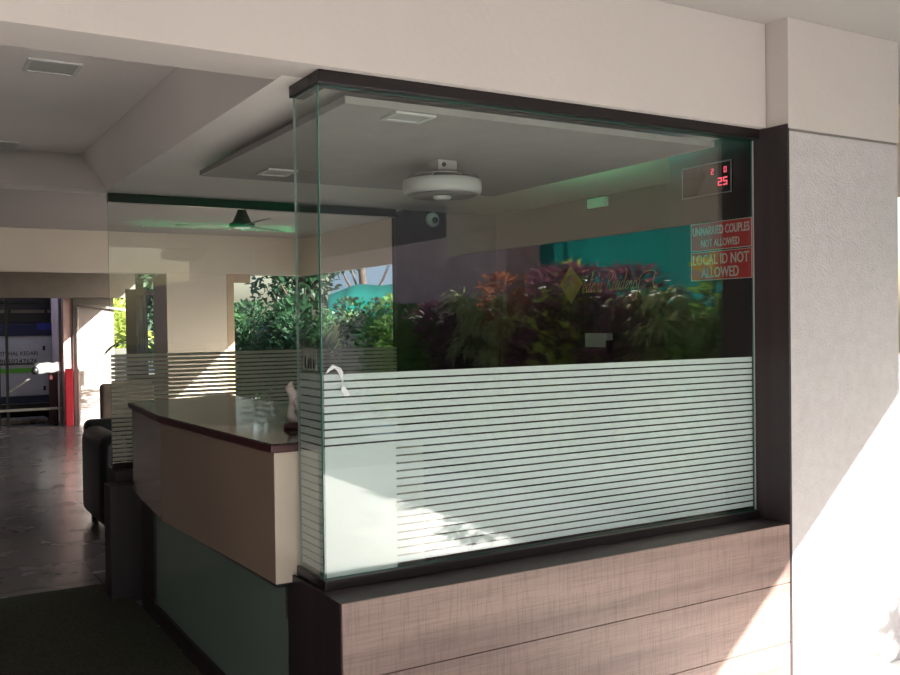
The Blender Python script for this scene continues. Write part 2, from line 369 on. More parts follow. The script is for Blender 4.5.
# torn curl of film at the top left
bm = B()
prev = None
arc = [(.016, 1.424), (.03, 1.436), (.045, 1.438), (.058, 1.43), (.068, 1.412), (.072, 1.39), (.068, 1.37), (.082, 1.352), (.096, 1.345)]
for i, (x, z) in enumerate(arc):
    w = .007+.004*math.sin(i*2.1)
    q = [bm.verts.new((x+dx, -.002-yy, z+dz)) for dx, dz, yy in ((-w*.4, -w, .0), (w*.4, w, .003+.002*(i % 2)), (w*.4, w, .0045), (-w*.4, -w, .0015))]
    if prev:
        for k in range(4): bm.faces.new([prev[k], prev[(k+1) % 4], q[(k+1) % 4], q[k]])
    prev = q
part('peeled_film', bm, M['film_torn'], w1)
w2 = struct(empty('window_2', (0, .1, ZB)), 'narrow side pane of the booth at the corner')
pane('glass', 0, .008, .0125, .215, ZB, ZT, M['glass'], w2, M['edge_light'])
stripes(w2, 'frosted_film', M['film'], 'Y', 0.0145, .212, .0085, .0095, 1.4137, ZB)
bm = B(); bx(bm, -.010, .045, .0505, .226, 2.352, 2.391); part('top_frame', bm, M['black_metal'], w2, bev=.002)
bm = B(); bx(bm, -.008, .045, .0355, .225, .7175, .7495); part('bottom_frame', bm, M['black_metal'], w2, bev=.002)
stk = part('notice_sticker', (lambda b: (bx(b, -.0022, -.0004, .035, .165, 1.425, 1.50), b)[1])(B()), film_mat('clear_sticker', (.35, .36, .34), .3, .55), w2)
bm = B()
for k, h in enumerate((.03, .034, .03, .04)):
    bx(bm, -.0032, -.0023, .055+.024*k, .063+.024*k, 1.432, 1.432+h)
part('printed_bars', bm, M['black'], stk)
# the stack of parents makes the sticker's child use world offset handled in part()
w3 = struct(empty('window_3', (.9, YB, ZB)), 'back glass pane of the booth with frosted stripes')
pane('glass', -.052, 1.9, YB, YB+.012, ZB+.005, ZT-.01, M['glass_clear'], w3, M['edge_light'])
stripes(w3, 'frosted_film', M['film_back'], 'X', -.05, 1.899, YB-.0015, YB-.0005, 1.4137, ZB+.01, per=.0262, gap=.0075)
bm = B(); bx(bm, -.052, 1.9, YB-.02, YB+.03, 2.336, 2.391); part('top_frame', bm, M['black_metal'], w3)
bm = B(); bx(bm, -.052, 1.9, YB-.02, YB+.03, .721, .754); part('bottom_frame', bm, M['black_metal'], w3)

# ------------------------------------------------------------------ counter
ct = tag(empty('reception_counter', (.1, 1.3, 0)), 'cream reception counter with dark granite top beside the glass corner', 'counter')
plan = [(-.08, .237), (.5, .237), (.5, 2.6), (-.08, 2.43), (-.142, 1.55)]
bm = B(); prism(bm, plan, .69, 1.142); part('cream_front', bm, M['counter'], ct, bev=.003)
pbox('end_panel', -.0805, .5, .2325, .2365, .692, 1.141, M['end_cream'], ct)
plan2 = [(-.095, .222), (.52, .222), (.52, 2.62), (-.095, 2.45), (-.158, 1.55)]
bm = B(); prism(bm, plan2, 1.1425, 1.1695); part('granite_edge', bm, M['maroon'], ct, bev=.004)
plan3 = [(-.09, .227), (.515, .227), (.515, 2.615), (-.09, 2.445), (-.153, 1.55)]
bm = B(); prism(bm, plan3, 1.1697, 1.1735); part('granite_top', bm, M['granite'], ct)
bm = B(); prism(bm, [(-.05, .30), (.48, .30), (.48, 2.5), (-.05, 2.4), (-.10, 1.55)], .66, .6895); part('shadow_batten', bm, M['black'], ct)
pbox('lower_carcass', .021, .48, .236, 2.6, 0.012, .6595, M['lamin_dark'], ct)
pbox('glass_panel', 0.012, .0205, .34, 2.32, .085, .655, M['teal_glass'], ct)
pbox('near_post', .0, .0205, .236, .339, .085, .6595, M['lamin_dark'], ct)
pbox('skirting', -.004, .0205, .236, 2.6, .0, .084, M['lamin_dark'], ct)
pbox('end_post', .0, .0205, 2.321, 2.6, .085, .655, M['lamin_dark'], ct)
bm = B(); tube(bm, [(.002, .34, .69), (-.004, .345, .66), (.0, .35, .60)], .0022, 6); tube(bm, [(.0, .35, .60), (.001, .351, .55), (.001, .351, .53)], .005, 6, .002)
cord = tag(obj('cord_tassel', bm, M['black']), 'short black cord hanging from the underside of the counter corner', 'cord')

# little white idol on the counter
root = tag(empty('figurine', (.14, .64, 1.1735)), 'small pale figurine on a red base on the granite counter by the side pane', 'figurine')
bm = B(); lathe(bm, [(.038, 0), (.04, .012), (.032, .02), (.022, .026)], (.15, .64, 1.1738), 20); part('base', bm, M['dark_red'], root, smooth=True)
bm = B(); lathe(bm, [(.02, 0), (.02, .02), (.014, .04), (.024, .07), (.026, .10), (.018, .13), (.008, .15), (.001, .16)], (.15, .64, 1.20), 14)
for v in bm.verts: v.co.x += .012*math.sin(v.co.z*60); v.co.y += .008*math.cos(v.co.z*75)
part('body', bm, M['cloth_white'], root, smooth=True)
bm = B(); tube(bm, [(.155, .62, 1.30), (.14, .60, 1.28), (.15, .60, 1.25)], .010, 8, .007); part('arm', bm, M['cloth_white'], root, smooth=True)
bm = B(); lathe(bm, [(.016, 0), (.02, .012), (.02, .026), (.01, .034)], (.18, .625, 1.25), 12); part('dark_band', bm, M['grey_pl'], root, smooth=True)

# ------------------------------------------------------------------ dropped ceiling panel with cove lights
dp = tag(empty('dropped_ceiling_panel', (1, .93, 2.345)), 'grey dropped ceiling panel inside the booth with green glow around it', 'ceiling panel')
dp['kind'] = 'structure'
pbox('panel', .13, 1.86, .07, 1.79, 2.318, 2.343, M['panel'], dp)
pbox('hanger_frame', .35, 1.64, .3, 1.57, 2.3431, 2.3915, M['gypsum'], dp)
pbox('led_strip', .45, 1.68, 1.675, 1.685, 2.3435, 2.355, M['green_led'], dp)
pbox('led_strip', 1.75, 1.76, .85, 1.60, 2.3435, 2.355, M['bright_led'], dp)
pbox('led_strip', 1.75, 1.76, .50, .80, 2.3435, 2.355, M['cyan_led'], dp)
pbox('edge_shade_strip', .127, .1295, .07, 1.79, 2.318, 2.343, M['grey_pl'], dp)  # dark strip standing in for the shade on the panel's left edge

def ceiling_light(x, y, z, sx, sy, label, group=None):
    r = tag(empty('ceiling_light', (x, y, z)), label, 'ceiling light', group)
    bm = B(); t = .018
    bx(bm, x-sx, x+sx, y-sy, y-sy+t, z-.009, z-.001); bx(bm, x-sx, x+sx, y+sy-t, y+sy, z-.009, z-.001)
    bx(bm, x-sx, x-sx+t, y-sy+t, y+sy-t, z-.009, z-.001); bx(bm, x+sx-t, x+sx, y-sy+t, y+sy-t, z-.009, z-.001)
    part('frame', bm, M['white_pl'], r)
    pbox('diffuser', x-sx+t, x+sx-t, y-sy+t, y+sy-t, z-.005, z-.001, M['lightpanel'], r)
ceiling_light(-.56, 1.64, 2.73, .11, .11, 'square recessed ceiling light in the left bay nearest the camera')
ceiling_light(-.60, 3.63, 2.73, .11, .11, 'square recessed ceiling light at the far end of the left bay')
ceiling_light(.42, 1.50, 2.318, .075, .09, 'small recessed light on the dropped panel near its far left corner')
ceiling_light(.41, .15, 2.318, .08, .065, 'small recessed light on the dropped panel near the glass corner')

# round caged fan
fan = tag(empty('round_fan', (.99, .88, 2.318)), 'round grey and white ceiling fan under the booth panel', 'fan')
fx, fy = .99, .9
bm = B(); bx(bm, fx-.05, fx+.05, fy-.05, fy+.05, 2.272, 2.3175); part('mount_box', bm, M['white_pl'], fan, bev=.004)
bm = B(); lathe(bm, [(.008, 0), (.011, .003), (.011, .006), (.006, .008)], (fx-.02, fy-.057, 2.295), 10, 'Y'); part('screw', bm, M['black'], fan)
bm = B(); lathe(bm, [(.06, 0), (.12, .012), (.15, .02), (.13, .03), (.05, .042)], (fx, fy, 2.23), 40); part('top_cover', bm, M['grey_pl'], fan, smooth=True)
bm = B()
prof = [(.165, 2.232), (.178, 2.228), (.182, 2.205), (.181, 2.18), (.172, 2.165), (.16, 2.163), (.155, 2.175), (.16, 2.2), (.158, 2.23)]
n = 48; rings = []
for r_, z_ in prof: rings.append([bm.verts.new((fx+r_*math.cos(2*math.pi*k/n), fy+r_*math.sin(2*math.pi*k/n), z_)) for k in range(n)])
for i in range(len(rings)):
    j = (i+1) % len(rings)
    for k in range(n): bm.faces.new([rings[i][k], rings[i][(k+1) % n], rings[j][(k+1) % n], rings[j][k]])
bmesh.ops.recalc_face_normals(bm, faces=bm.faces[:]); part('ring', bm, M['white_pl'], fan, smooth=True)
bm = B(); lathe(bm, [(.150, 0), (.157, .01), (.15, .035), (.06, .05)], (fx, fy, 2.158), 40); part('grille', bm, M['grey_pl'], fan, smooth=True)
bm = B(); lathe(bm, [(.03, 0), (.042, .006), (.045, .02), (.04, .03)], (fx, fy, 2.142), 28); part('hub_cap', bm, M['white_pl'], fan, smooth=True)
for k in range(8):
    a = 2*math.pi*k/8
    bm = B(); tube(bm, [(fx+.12*math.cos(a), fy+.12*math.sin(a), 2.25), (fx+.16*math.cos(a), fy+.16*math.sin(a), 2.246), (fx+.174*math.cos(a), fy+.174*math.sin(a), 2.228)], .004, 6)
    part('cage_bar', bm, M['grey_pl'], fan)

# dome camera
cam_ = tag(empty('security_camera', (2.2, YB, 2.34)), 'small white round security camera high on the dark back wall', 'security camera')
bm = B(); lathe(bm, [(.052, 0), (.054, -.02), (.045, -.035), (.03, -.042)], (2.2, YB-.001, 2.33), 28, 'Y'); part('housing', bm, M['white_pl'], cam_, smooth=True)
bm = B(); lathe(bm, [(.024, -.0425), (.022, -.052), (.012, -.06)], (2.205, YB-.001, 2.325), 20, 'Y'); part('lens', bm, M['black'], cam_, smooth=True)
# white junction box under cove
jb = tag(empty('junction_box', (XR, 1.92, 2.35)), 'small pale box high on the dark right wall inside the booth', 'junction box')
pbox('body', XR-.03, XR-.001, 1.83, 2.01, 2.315, 2.375, M['lightpanel'], jb, bev=.003)
pbox('lid', XR-.034, XR-.0305, 1.84, 2.0, 2.322, 2.368, M['lightpanel'], jb)
# wall box lower
wb = tag(empty('wall_terminal', (XR, 1.91, 1.3)), 'dark wall terminal with a pale top strip on the right wall below the gold lettering', 'terminal')
pbox('body', XR-.05, XR-.001, 1.8, 2.02, 1.24, 1.455, M['black'], wb, bev=.004)
pbox('pale_strip', XR-.056, XR-.0505, 1.81, 2.01, 1.456-.045, 1.5-.045+.004, M['white_pl'], wb)
pbox('top', XR-.05, XR-.001, 1.8, 2.02, 1.4555, 1.50, M['white_pl'], wb, bev=.003)

# ------------------------------------------------------------------ gold lettering "edari Residency" with diamond
sg = tag(empty('gold_sign', (XR, 1.8, 1.8)), 'gold script sign with a yellow diamond on the dark right wall', 'sign')
X_ = XR-.006
bm = B()
pts = [(2.22, 1.955), (2.345, 1.828), (2.22, 1.70), (2.095, 1.828)]
a = [bm.verts.new((X_, y, z)) for y, z in pts]; b = [bm.verts.new((XR-.001, y, z)) for y, z in pts]
bm.faces.new(a); bm.faces.new(b[::-1])
for i in range(4): bm.faces.new([a[i], b[i], b[(i+1) % 4], a[(i+1) % 4]])
bmesh.ops.recalc_face_normals(bm, faces=bm.faces[:]); dia = part('diamond', bm, M['gold'], sg)
def strokes(bm, paths, ox, oz, s, sc, r, X, shear=.28):
    for pth in paths:
        # Catmull-Rom smoothing
        P = [Vector((p[0], p[1], 0)) for p in pth]; Q = []
        for i in range(len(P)-1):
            p0 = P[max(i-1, 0)]; p1 = P[i]; p2 = P[i+1]; p3 = P[min(i+2, len(P)-1)]
            for k in range(4):
                t = k/4; Q.append(.5*((2*p1)+(p2-p0)*t+(2*p0-5*p1+4*p2-p3)*t*t+(3*p1-p0-3*p2+p3)*t**3))
        Q.append(P[-1])
        tube(bm, [(X, oz[0]-(ox+q.x*s+q.y*s*shear)*sc, oz[1]+q.y*s) for q in Q], r, 5)
G = {
 'e': ([[(0, .2), (.3, .45), (.42, .85), (.25, 1), (.08, .75), (.08, .3), (.25, .02), (.6, .25)]], .58),
 'd': ([[(.45, .9), (.2, .95), (.05, .5), (.15, .05), (.4, .3), (.6, 1.1), (.75, 2.3)], [(.62, 1.2), (.5, .4), (.6, .03), (.85, .25)]], .85),
 'a': ([[(.5, .85), (.25, 1), (.05, .5), (.15, .05), (.4, .3), (.55, .95)], [(.55, .95), (.48, .3), (.6, .03), (.8, .25)]], .8),
 'r': ([[(0, .2), (.2, 1.05), (.28, .85), (.5, .88)], [(.42, .88), (.35, .3), (.45, .03), (.65, .25)]], .62),
 'i': ([[(0, .25), (.18, .95), (.1, .3), (.2, .03), (.4, .25)], [(.2, 1.3), (.24, 1.4)]], .4),
 'R': ([[(.15, 0), (.3, 1), (.45, 2.0)], [(0, 1.6), (.3, 2.1), (.8, 2.2), (1.0, 1.7), (.75, 1.2), (.35, 1.05)], [(.4, 1.05), (.7, .5), (.95, .0), (1.15, .1)]], 1.15),
 's': ([[(0, .2), (.25, 1.1), (.38, .6), (.3, .05), (.05, .1)], [(.3, .05), (.5, .25)]], .5),
 'n': ([[(0, 0), (.12, .95)], [(.08, .6), (.35, 1), (.45, .7), (.4, .2), (.52, .02), (.7, .25)]], .7),
 'c': ([[(.45, .85), (.25, 1), (.05, .5), (.15, .04), (.5, .25)]], .5),
 'y': ([[(0, .9), (.08, .35), (.25, .1), (.45, .5), (.6, 1.0)], [(.6, 1.0), (.4, -.5), (.1, -1.2), (-.2, -1.1), (.0, -.6), (.6, .0), (.9, .3)]], .8),
}
def script(word, y0, z0, s, sc, r, X):
    x = 0; bm = B()
    for ch in word:
        if ch == ' ': x += .45; continue
        paths, w = G[ch]; strokes(bm, paths, x*s, (y0, z0), s, sc, r, X); x += w
    return bm, x
bm, wtot = script('edari', 2.10, 1.765, .062, 1, .0035, XR-.006); 
part('script_lettering', bm, M['gold'], sg)
bm, wtot = script('Residency', 1.865, 1.775, .055, .98, .003, XR-.006)
part('script_lettering', bm, M['gold'], sg)
# swoosh above the last letter
bm = B(); strokes(bm, [[(0, .7), (.5, 1.3), (1.3, 1.55), (2.2, 1.4), (2.6, 1.1)], [(2.3, 1.4), (2.2, .4), (2.5, -.2)]], 0, (1.56, 1.79), .06, 1, .003, XR-.006)
part('flourish', bm, M['gold'], sg)
bm = B(); strokes(bm, [[(0, -1.2), (.25, 0), (.45, 1.3)], [(1.0, 1.3), (.5, .5), (.25, .05)], [(.3, .2), (.7, -.6), (1.1, -1.1), (1.3, -.8)], [(-.3, .7), (.1, 1.2), (.5, 1.1)]], 0, (2.25, 1.84), .038, 1, .0028, XR-.0085)
part('emblem', bm, M['gold_dark'], dia)

# ------------------------------------------------------------------ wall clock display & red notices on the pillar's inner face
XP = L-.003
ck = tag(empty('led_clock', (XP, .26, 2.21)), 'dark digital clock panel with red digits above the red notices', 'clock')
pbox('face', XP-.012, XP-.001, .113, .407, 2.145, 2.283, M['clock_face'], ck)
bm = B(); t = .004
bx(bm, XP-.015, XP-.0125, .110, .410, 2.283-t, 2.286); bx(bm, XP-.015, XP-.0125, .110, .410, 2.142, 2.146)
bx(bm, XP-.015, XP-.0125, .110, .114, 2.146, 2.279); bx(bm, XP-.015, XP-.0125, .406, .410, 2.146, 2.279)
part('outline', bm, M['clock_frame'], ck)
SEG = {'0': 'abcdef', '2': 'abged', '5': 'afgcd', '8': 'abcdefg'}
def digit(bm, ch, y, z, w, h, t, X):
    # y = left edge as read (left is +Y)
    S_ = {'a': ((0, w), (h-t, h)), 'g': ((0, w), (h/2-t/2, h/2+t/2)), 'd': ((0, w), (0, t)), 'f': ((0, t), (h/2, h)), 'e': ((0, t), (0, h/2)), 'b': ((w-t, w), (h/2, h)), 'c': ((w-t, w), (0, h/2))}
    for s in SEG[ch]:
        (u0, u1), (v0, v1) = S_[s]; bx(bm, X-.0012, X, y-u1+.0006, y-u0-.0006, z+v0+.0006, z+v1-.0006)
bm = B(); digit(bm, '2', .231, 2.232, .017, .027, .005, XP-.0125); part('digit', bm, M['led'], ck)
bm = B(); digit(bm, '0', .155, 2.232, .017, .027, .005, XP-.0125); part('digit', bm, M['led'], ck)
bm = B(); digit(bm, '2', .190, 2.176, .024, .038, .0065, XP-.0125); part('digit', bm, M['led'], ck)
bm = B(); digit(bm, '5', .160, 2.176, .026, .038, .0075, XP-.0125); part('digit', bm, M['led'], ck)
def notice(z0, z1, lines, label):
    r = tag(empty('notice_board', (XP, .18, z0)), label, 'sign', 'red notices on the pillar')
    pbox('board', XP-.005, XP-.001, .006, .365, z0, z1, M['red_sign'], r)
    bm = B(); t = .003
    bx(bm, XP-.006, XP-.0051, .006, .365, z1-t, z1); bx(bm, XP-.006, XP-.0051, .006, .365, z0, z0+t); bx(bm, XP-.006, XP-.0051, .006, .006+t, z0+t, z1-t); bx(bm, XP-.006, XP-.0051, .365-t, .365, z0+t, z1-t)
    part('border', bm, M['sign_text'], r)
    for s, ya, yb, za, zb_ in lines:
        bm = text_fit(s, (XP-.0062, ya, za), (0, -1, 0), (0, 0, 1), ya-yb, zb_-za, bold=.012, ext=.0008)
        part('lettering', bm, M['sign_text'], r)
notice(1.893, 2.02, [('UNMARRIED COUPLES', .352, .018, 1.963, 2.003), ('NOT ALLOWED', .30, .075, 1.908, 1.943)], 'red notice about couples, upper of the two red boards')
notice(1.757, 1.888, [('LOCAL ID NOT', .352, .022, 1.828, 1.875), ('ALLOWED', .30, .08, 1.769, 1.816)], 'red notice about local ID, lower of the two red boards')

# ------------------------------------------------------------------ ceiling fan beyond the booth
cf = tag(empty('ceiling_fan', (1.74, 6, 2.83)), 'black ceiling fan with three blades hanging beyond the booth', 'ceiling fan')
c = (1.74, 6.0)
bm = B(); lathe(bm, [(.115, 0), (.125, .01), (.12, .035), (.09, .05), (.072, .09), (.05, .14), (.036, .18), (.03, .2)], (c[0], c[1], 2.53), 28); part('motor', bm, M['black'], cf, smooth=True)
bm = B(); tube(bm, [(c[0], c[1], 2.72), (c[0], c[1], 2.829)], .02, 10); part('rod', bm, M['black'], cf)
bm = B(); lathe(bm, [(.03, 0), (.075, .006), (.085, .014)], (c[0], c[1], 2.515), 24); part('light_cap', bm, M['mirror_white'], cf, smooth=True)
base = math.atan2(.512, -.859)
for k in range(3):
    a = base+k*2*math.pi/3+.05; d = Vector((math.cos(a), math.sin(a), 0)); p = Vector((-d.y, d.x, 0)); o3 = Vector((c[0], c[1], 2.548))
    bm = B(); vs = []
    for (rr, w, tilt) in ((.12, .03, .004), (.2, .035, .006), (.26, .055, .011), (.4, .058, .012), (.61, .05, .01), (.625, .035, .008)):
        vs.append([bm.verts.new(o3+d*rr+p*w+Vector((0, 0, tilt+.002))), bm.verts.new(o3+d*rr-p*w+Vector((0, 0, -tilt+.002))), bm.verts.new(o3+d*rr-p*w+Vector((0, 0, -tilt-.002))), bm.verts.new(o3+d*rr+p*w+Vector((0, 0, tilt-.002)))])
    for i in range(len(vs)-1):
        for j in range(4): bm.faces.new([vs[i][j], vs[i][(j+1) % 4], vs[i+1][(j+1) % 4], vs[i+1][j]])
    bm.faces.new(vs[0][::-1]); bm.faces.new(vs[-1]); bmesh.ops.recalc_face_normals(bm, faces=bm.faces[:])
    part('blade', bm, M['black'], cf)

# ------------------------------------------------------------------ far pillars
struct(box('wall_far_pillar', 2.0, 2.82, 9.95, 10.7, 0, 2.299, M['cream']), 'cream pillar under the far beam')
struct(box('wall_far_left', 1.36, 2.0, 13.46, 13.95, 0, 2.069, M['sunwhite']), 'sunlit white pillar beside the vehicle bay')
struct(box('wall_bay_sunblock', 1.22, 1.355, 13.505, 14.8, 0, 2.829, M['pink_wall']))  # side wall added to keep the sun out of the bay
pp = tag(empty('drain_pipe', (1.40, 13.4, 0)), 'pale thin pipe running up the sunlit white pillar and across', 'pipe')
bm = B(); tube(bm, [(1.42, 13.42, 0.0), (1.42, 13.42, 1.93)], .022, 8); part('upright', bm, M['sunwhite'], pp, smooth=True)
bm = B(); tube(bm, [(1.42, 13.42, 1.955), (1.75, 13.42, 1.93), (2.4, 13.42, 1.84)], .02, 8); part('cross_pipe', bm, M['sunwhite'], pp, smooth=True)
bp = tag(empty('beige_pipe', (2.87, 9.98, 0)), 'square beige pipe with a top elbow beside the cream pillar', 'pipe')
pbox('upright', 2.825, 2.93, 9.96, 10.06, 0, 2.185, M['beige_pipe'], bp, bev=.01)
pbox('elbow_arm', 2.825, 3.17, 9.96, 10.06, 2.1855, 2.299, M['beige_pipe'], bp, bev=.01)
# glazed bay between pillars
gp = tag(empty('glazed_screen', (1.85, 11, 0)), 'grey green framed glazed screen between the shrub and the cream pillar', 'screen')
pbox('post', 1.68, 1.80, 10.9, 11.0, 0, 2.12, M['grey_green'], gp)
pbox('top_rail', 1.80, 2.35, 10.9, 11.0, 2.04, 2.12, M['grey_green'], gp)
pbox('bottom_panel', 1.80, 2.35, 10.9, 11.0, 0, .9, M['grey_green'], gp)
bm = B()
nx = 16
pv = []
for i in range(nx+1):
    x = 1.801+.17*i/nx; y = 10.95+.012*math.sin(i*1.9)+.008*math.sin(i*4.3)
    pv.append([bm.verts.new((x, y, .9)), bm.verts.new((x+.01*math.sin(i), y, 2.04)), bm.verts.new((x+.01*math.sin(i), y+.004, 2.04)), bm.verts.new((x, y+.004, .9))])
for i in range(nx):
    for j in range(4): bm.faces.new([pv[i][j], pv[i+1][j], pv[i+1][(j+1) % 4], pv[i][(j+1) % 4]])
part('plastic_sheet', bm, M['sheet'], gp, smooth=True)
cb = tag(empty('utility_cabinet', (2.1, 14.2, 0)), 'dark green grey cabinet with a small pale light before the sunlit shrub', 'cabinet')
pbox('body', 2.06, 2.55, 14.2, 14.7, 0, 1.21, M['grey_green'], cb, bev=.01)
pbox('indicator', 2.4, 2.46, 14.19, 14.1995, 1.04, 1.08, pmat('turquoise_lens', (.1, .5, .45), .3), cb)
pbox('door', 2.08, 2.53, 14.192, 14.1995, .05, 1.06, M['black'], cb)

# ------------------------------------------------------------------ vehicle bay: white cart, frame, red posts
vn = tag(empty('goods_cart', (.2, 15, 0)), 'white boxy goods cart with blue bands and a green stripe in the dark bay', 'cart')
pbox('body', -1.4, 1.28, 14.9, 15.5, .28, 1.46, M['van_white'], vn, bev=.01)
pbox('blue_roof_band', -1.42, 1.30, 14.88, 15.52, 1.461, 1.66, M['van_navy'], vn, bev=.01)
pbox('bright_blue_tip', 1.0, 1.305, 14.868, 14.8795, 1.56, 1.68, M['van_blue'], vn)
pbox('lower_navy_band', -1.4, 1.2, 14.885, 14.899, .29, .42, M['van_navy'], vn)
pbox('green_stripe', -1.4, 1.2, 14.889, 14.899, .82, .90, M['van_green'], vn)
pbox('side_door', .62, 1.1, 14.889, 14.899, .45, .80, M['van_white'], vn, bev=.003)
pbox('upper_flap', .3, 1.06, 14.889, 14.899, .93, 1.36, M['van_white'], vn, bev=.003)
pbox('hinge', 1.08, 1.12, 14.88, 14.8885, 1.2, 1.28, M['black'], vn); pbox('hinge', 1.08, 1.12, 14.88, 14.8885, .5, .58, M['black'], vn)
for s, x0, x1, z0, z1 in (('VITTHAL KEDARI', .36, 1.0, 1.12, 1.19), ('9850247676', .40, .99, .98, 1.06)):
    bm = text_fit(s, (x0, 14.887, z0), (1, 0, 0), (0, 0, 1), x1-x0, z1-z0, bold=.012, ext=.001); part('lettering', bm, M['black'], vn)
for x in (-.9, .7):
    bm = B(); lathe(bm, [(.2, -.05), (.22, -.03), (.22, .03), (.2, .05)], (x, 15.1, .221), 24, 'Y'); part('wheel', bm, M['black'], vn, smooth=True)
pbox('chassis', -1.3, 1.2, 14.95, 15.45, .2, .279, M['black'], vn)
tag(box('rubble_heap', -1.5, 1.05, 14.1, 14.5, .0, .09, M['rubble'], bev=.03), 'low heap of stones and rubble in front of the white cart', 'rubble', kind='stuff')
fr = tag(empty('metal_frame', (.4, 13.62, 0)), 'black metal frame with uprights and rails before the white cart', 'frame')
for x, h in ((.25, 1.12), (.37, 2.06)): 
    pbox('upright', x, x+.04, 13.6, 13.64, 0, h, M['black'], fr)
pbox('top_rail', .29, 1.0, 13.6, 13.64, 1.00, 1.03, M['black'], fr)
pbox('lower_rail', -1.2, 1.2, 13.565, 13.5995, .26, .30, M['clock_frame'], fr)
bm = B(); tube(bm, [(.4, 13.66, .55), (.72, 13.66, .78)], .018, 6); part('brace', bm, M['clock_frame'], fr)
pbox('middle_rail', -.4, .25, 13.61, 13.63, .72, .75, M['clock_frame'], fr)
hd = tag(empty('overhead_rack', (.2, 14.2, 1.7)), 'dark overhead rack of bars and planks above the white cart', 'rack')
for i, (z, x1) in enumerate(((1.72, 1.0), (1.84, 1.1), (1.98, .9))):
    pbox('bar', -1.6, x1, 13.85+.1*i, 13.92+.1*i, z, z+.05, M['black'] if i != 1 else M['dark_paint'], hd)
for x in (-.6, .45, 1.0):
    pbox('hanger', x, x+.04, 13.93, 13.945, 1.66, 2.40, M['black'], hd)
tag(box('steel_post', 1.165, 1.205, 13.6, 13.64, 0, 2.069, M['dark_paint']), 'tall thin steel post between the two red posts', 'post')
tag(box('red_post', 1.215, 1.33, 13.36, 13.44, 0, .93, M['red'], bev=.01), 'bright red short post at the foot of the white pillar', 'post')
tag(box('dark_red_post', 1.02, 1.15, 13.7, 13.78, 0, .93, M['dark_red'], bev=.01), 'dark red short post left of the bright red post', 'post')
# ball-like ornament & cloth on the frame
bm = B(); vs = []
for i in range(9):
    for j in range(4):
        vs.append(bm.verts.new((.78+.05*i, 13.585-.02*math.sin(i*1.3+j), 1.03-.05*j-.012*(8-i if j else 0)*.4*(j > 0)+.01*math.sin(i*2))))
for i in range(8):
    for j in range(3): bm.faces.new([vs[i*4+j], vs[i*4+j+1], vs[(i+1)*4+j+1], vs[(i+1)*4+j]])
bmesh.ops.solidify(bm, geom=bm.faces[:], thickness=.006)
tag(obj('white_cloth', bm, M['mirror_white'], smooth=True), 'white cloth hung over the top rail of the black frame', 'cloth')
bm = B(); lathe(bm, [(.02, 0), (.055, .03), (.06, .07), (.04, .11), (.02, .125)], (.79, 13.56, .84), 14)
tag(obj('hanging_bell', bm, M['black'], smooth=True), 'small dark round hanging object beside the white cloth', 'ornament')
struct(box('wall_sunblock_rear', 1.32, 1.36, 14.81, 15.7, 0, 2.829, M['int_dark']))  # rear length of the wall added to block sun
struct(box('wall_back_bay', -5, 1.31, 15.55, 15.7, 0, 2.829, M['int_dark']))

# ------------------------------------------------------------------ sofa and chair in the left passage
sf = tag(empty('armchair', (.6, 5.0, 0)), 'black leather armchair standing behind the low dark wall', 'armchair')
def soft(name, x0, x1, y0, y1, z0, z1, m, r_, bev=.05):
    bm = B(); bx(bm, x0, x1, y0, y1, z0, z1); bmesh.ops.bevel(bm, geom=bm.edges[:], offset=bev, segments=4, affect='EDGES', profile=.5)
    return part(name, bm, m, r_, smooth=True)
soft('arm', .15, .36, 4.62, 5.5, .04, .76, M['leather'], sf, .09); soft('arm', 1.0, 1.2, 4.62, 5.5, .04, .76, M['leather'], sf, .09)
soft('seat', .365, .995, 4.6, 5.35, .05, .46, M['leather'], sf); soft('backrest', .2, 1.15, 5.51, 5.70, .1, .80, M['leather'], sf, .06)
for x in (.22, 1.1):
    for y in (4.75, 5.4): pbox('foot', x, x+.05, y, y+.05, 0, .0395, M['black'], sf)
ch = tag(empty('draped_chair', (.9, 6.7, 0)), 'tall chair draped in taupe cloth behind the black armchair', 'chair')
soft('backrest', .58, 1.1, 6.9, 7.02, .45, 1.02, M['cloth'], ch, .04); soft('seat', .6, 1.08, 6.4, 6.89, .40, .49, M['cloth'], ch, .03)
for x in (.62, 1.02):
    for y in (6.45, 6.84): pbox('leg', x, x+.04, y, y+.04, 0, .3995, M['black'], ch)

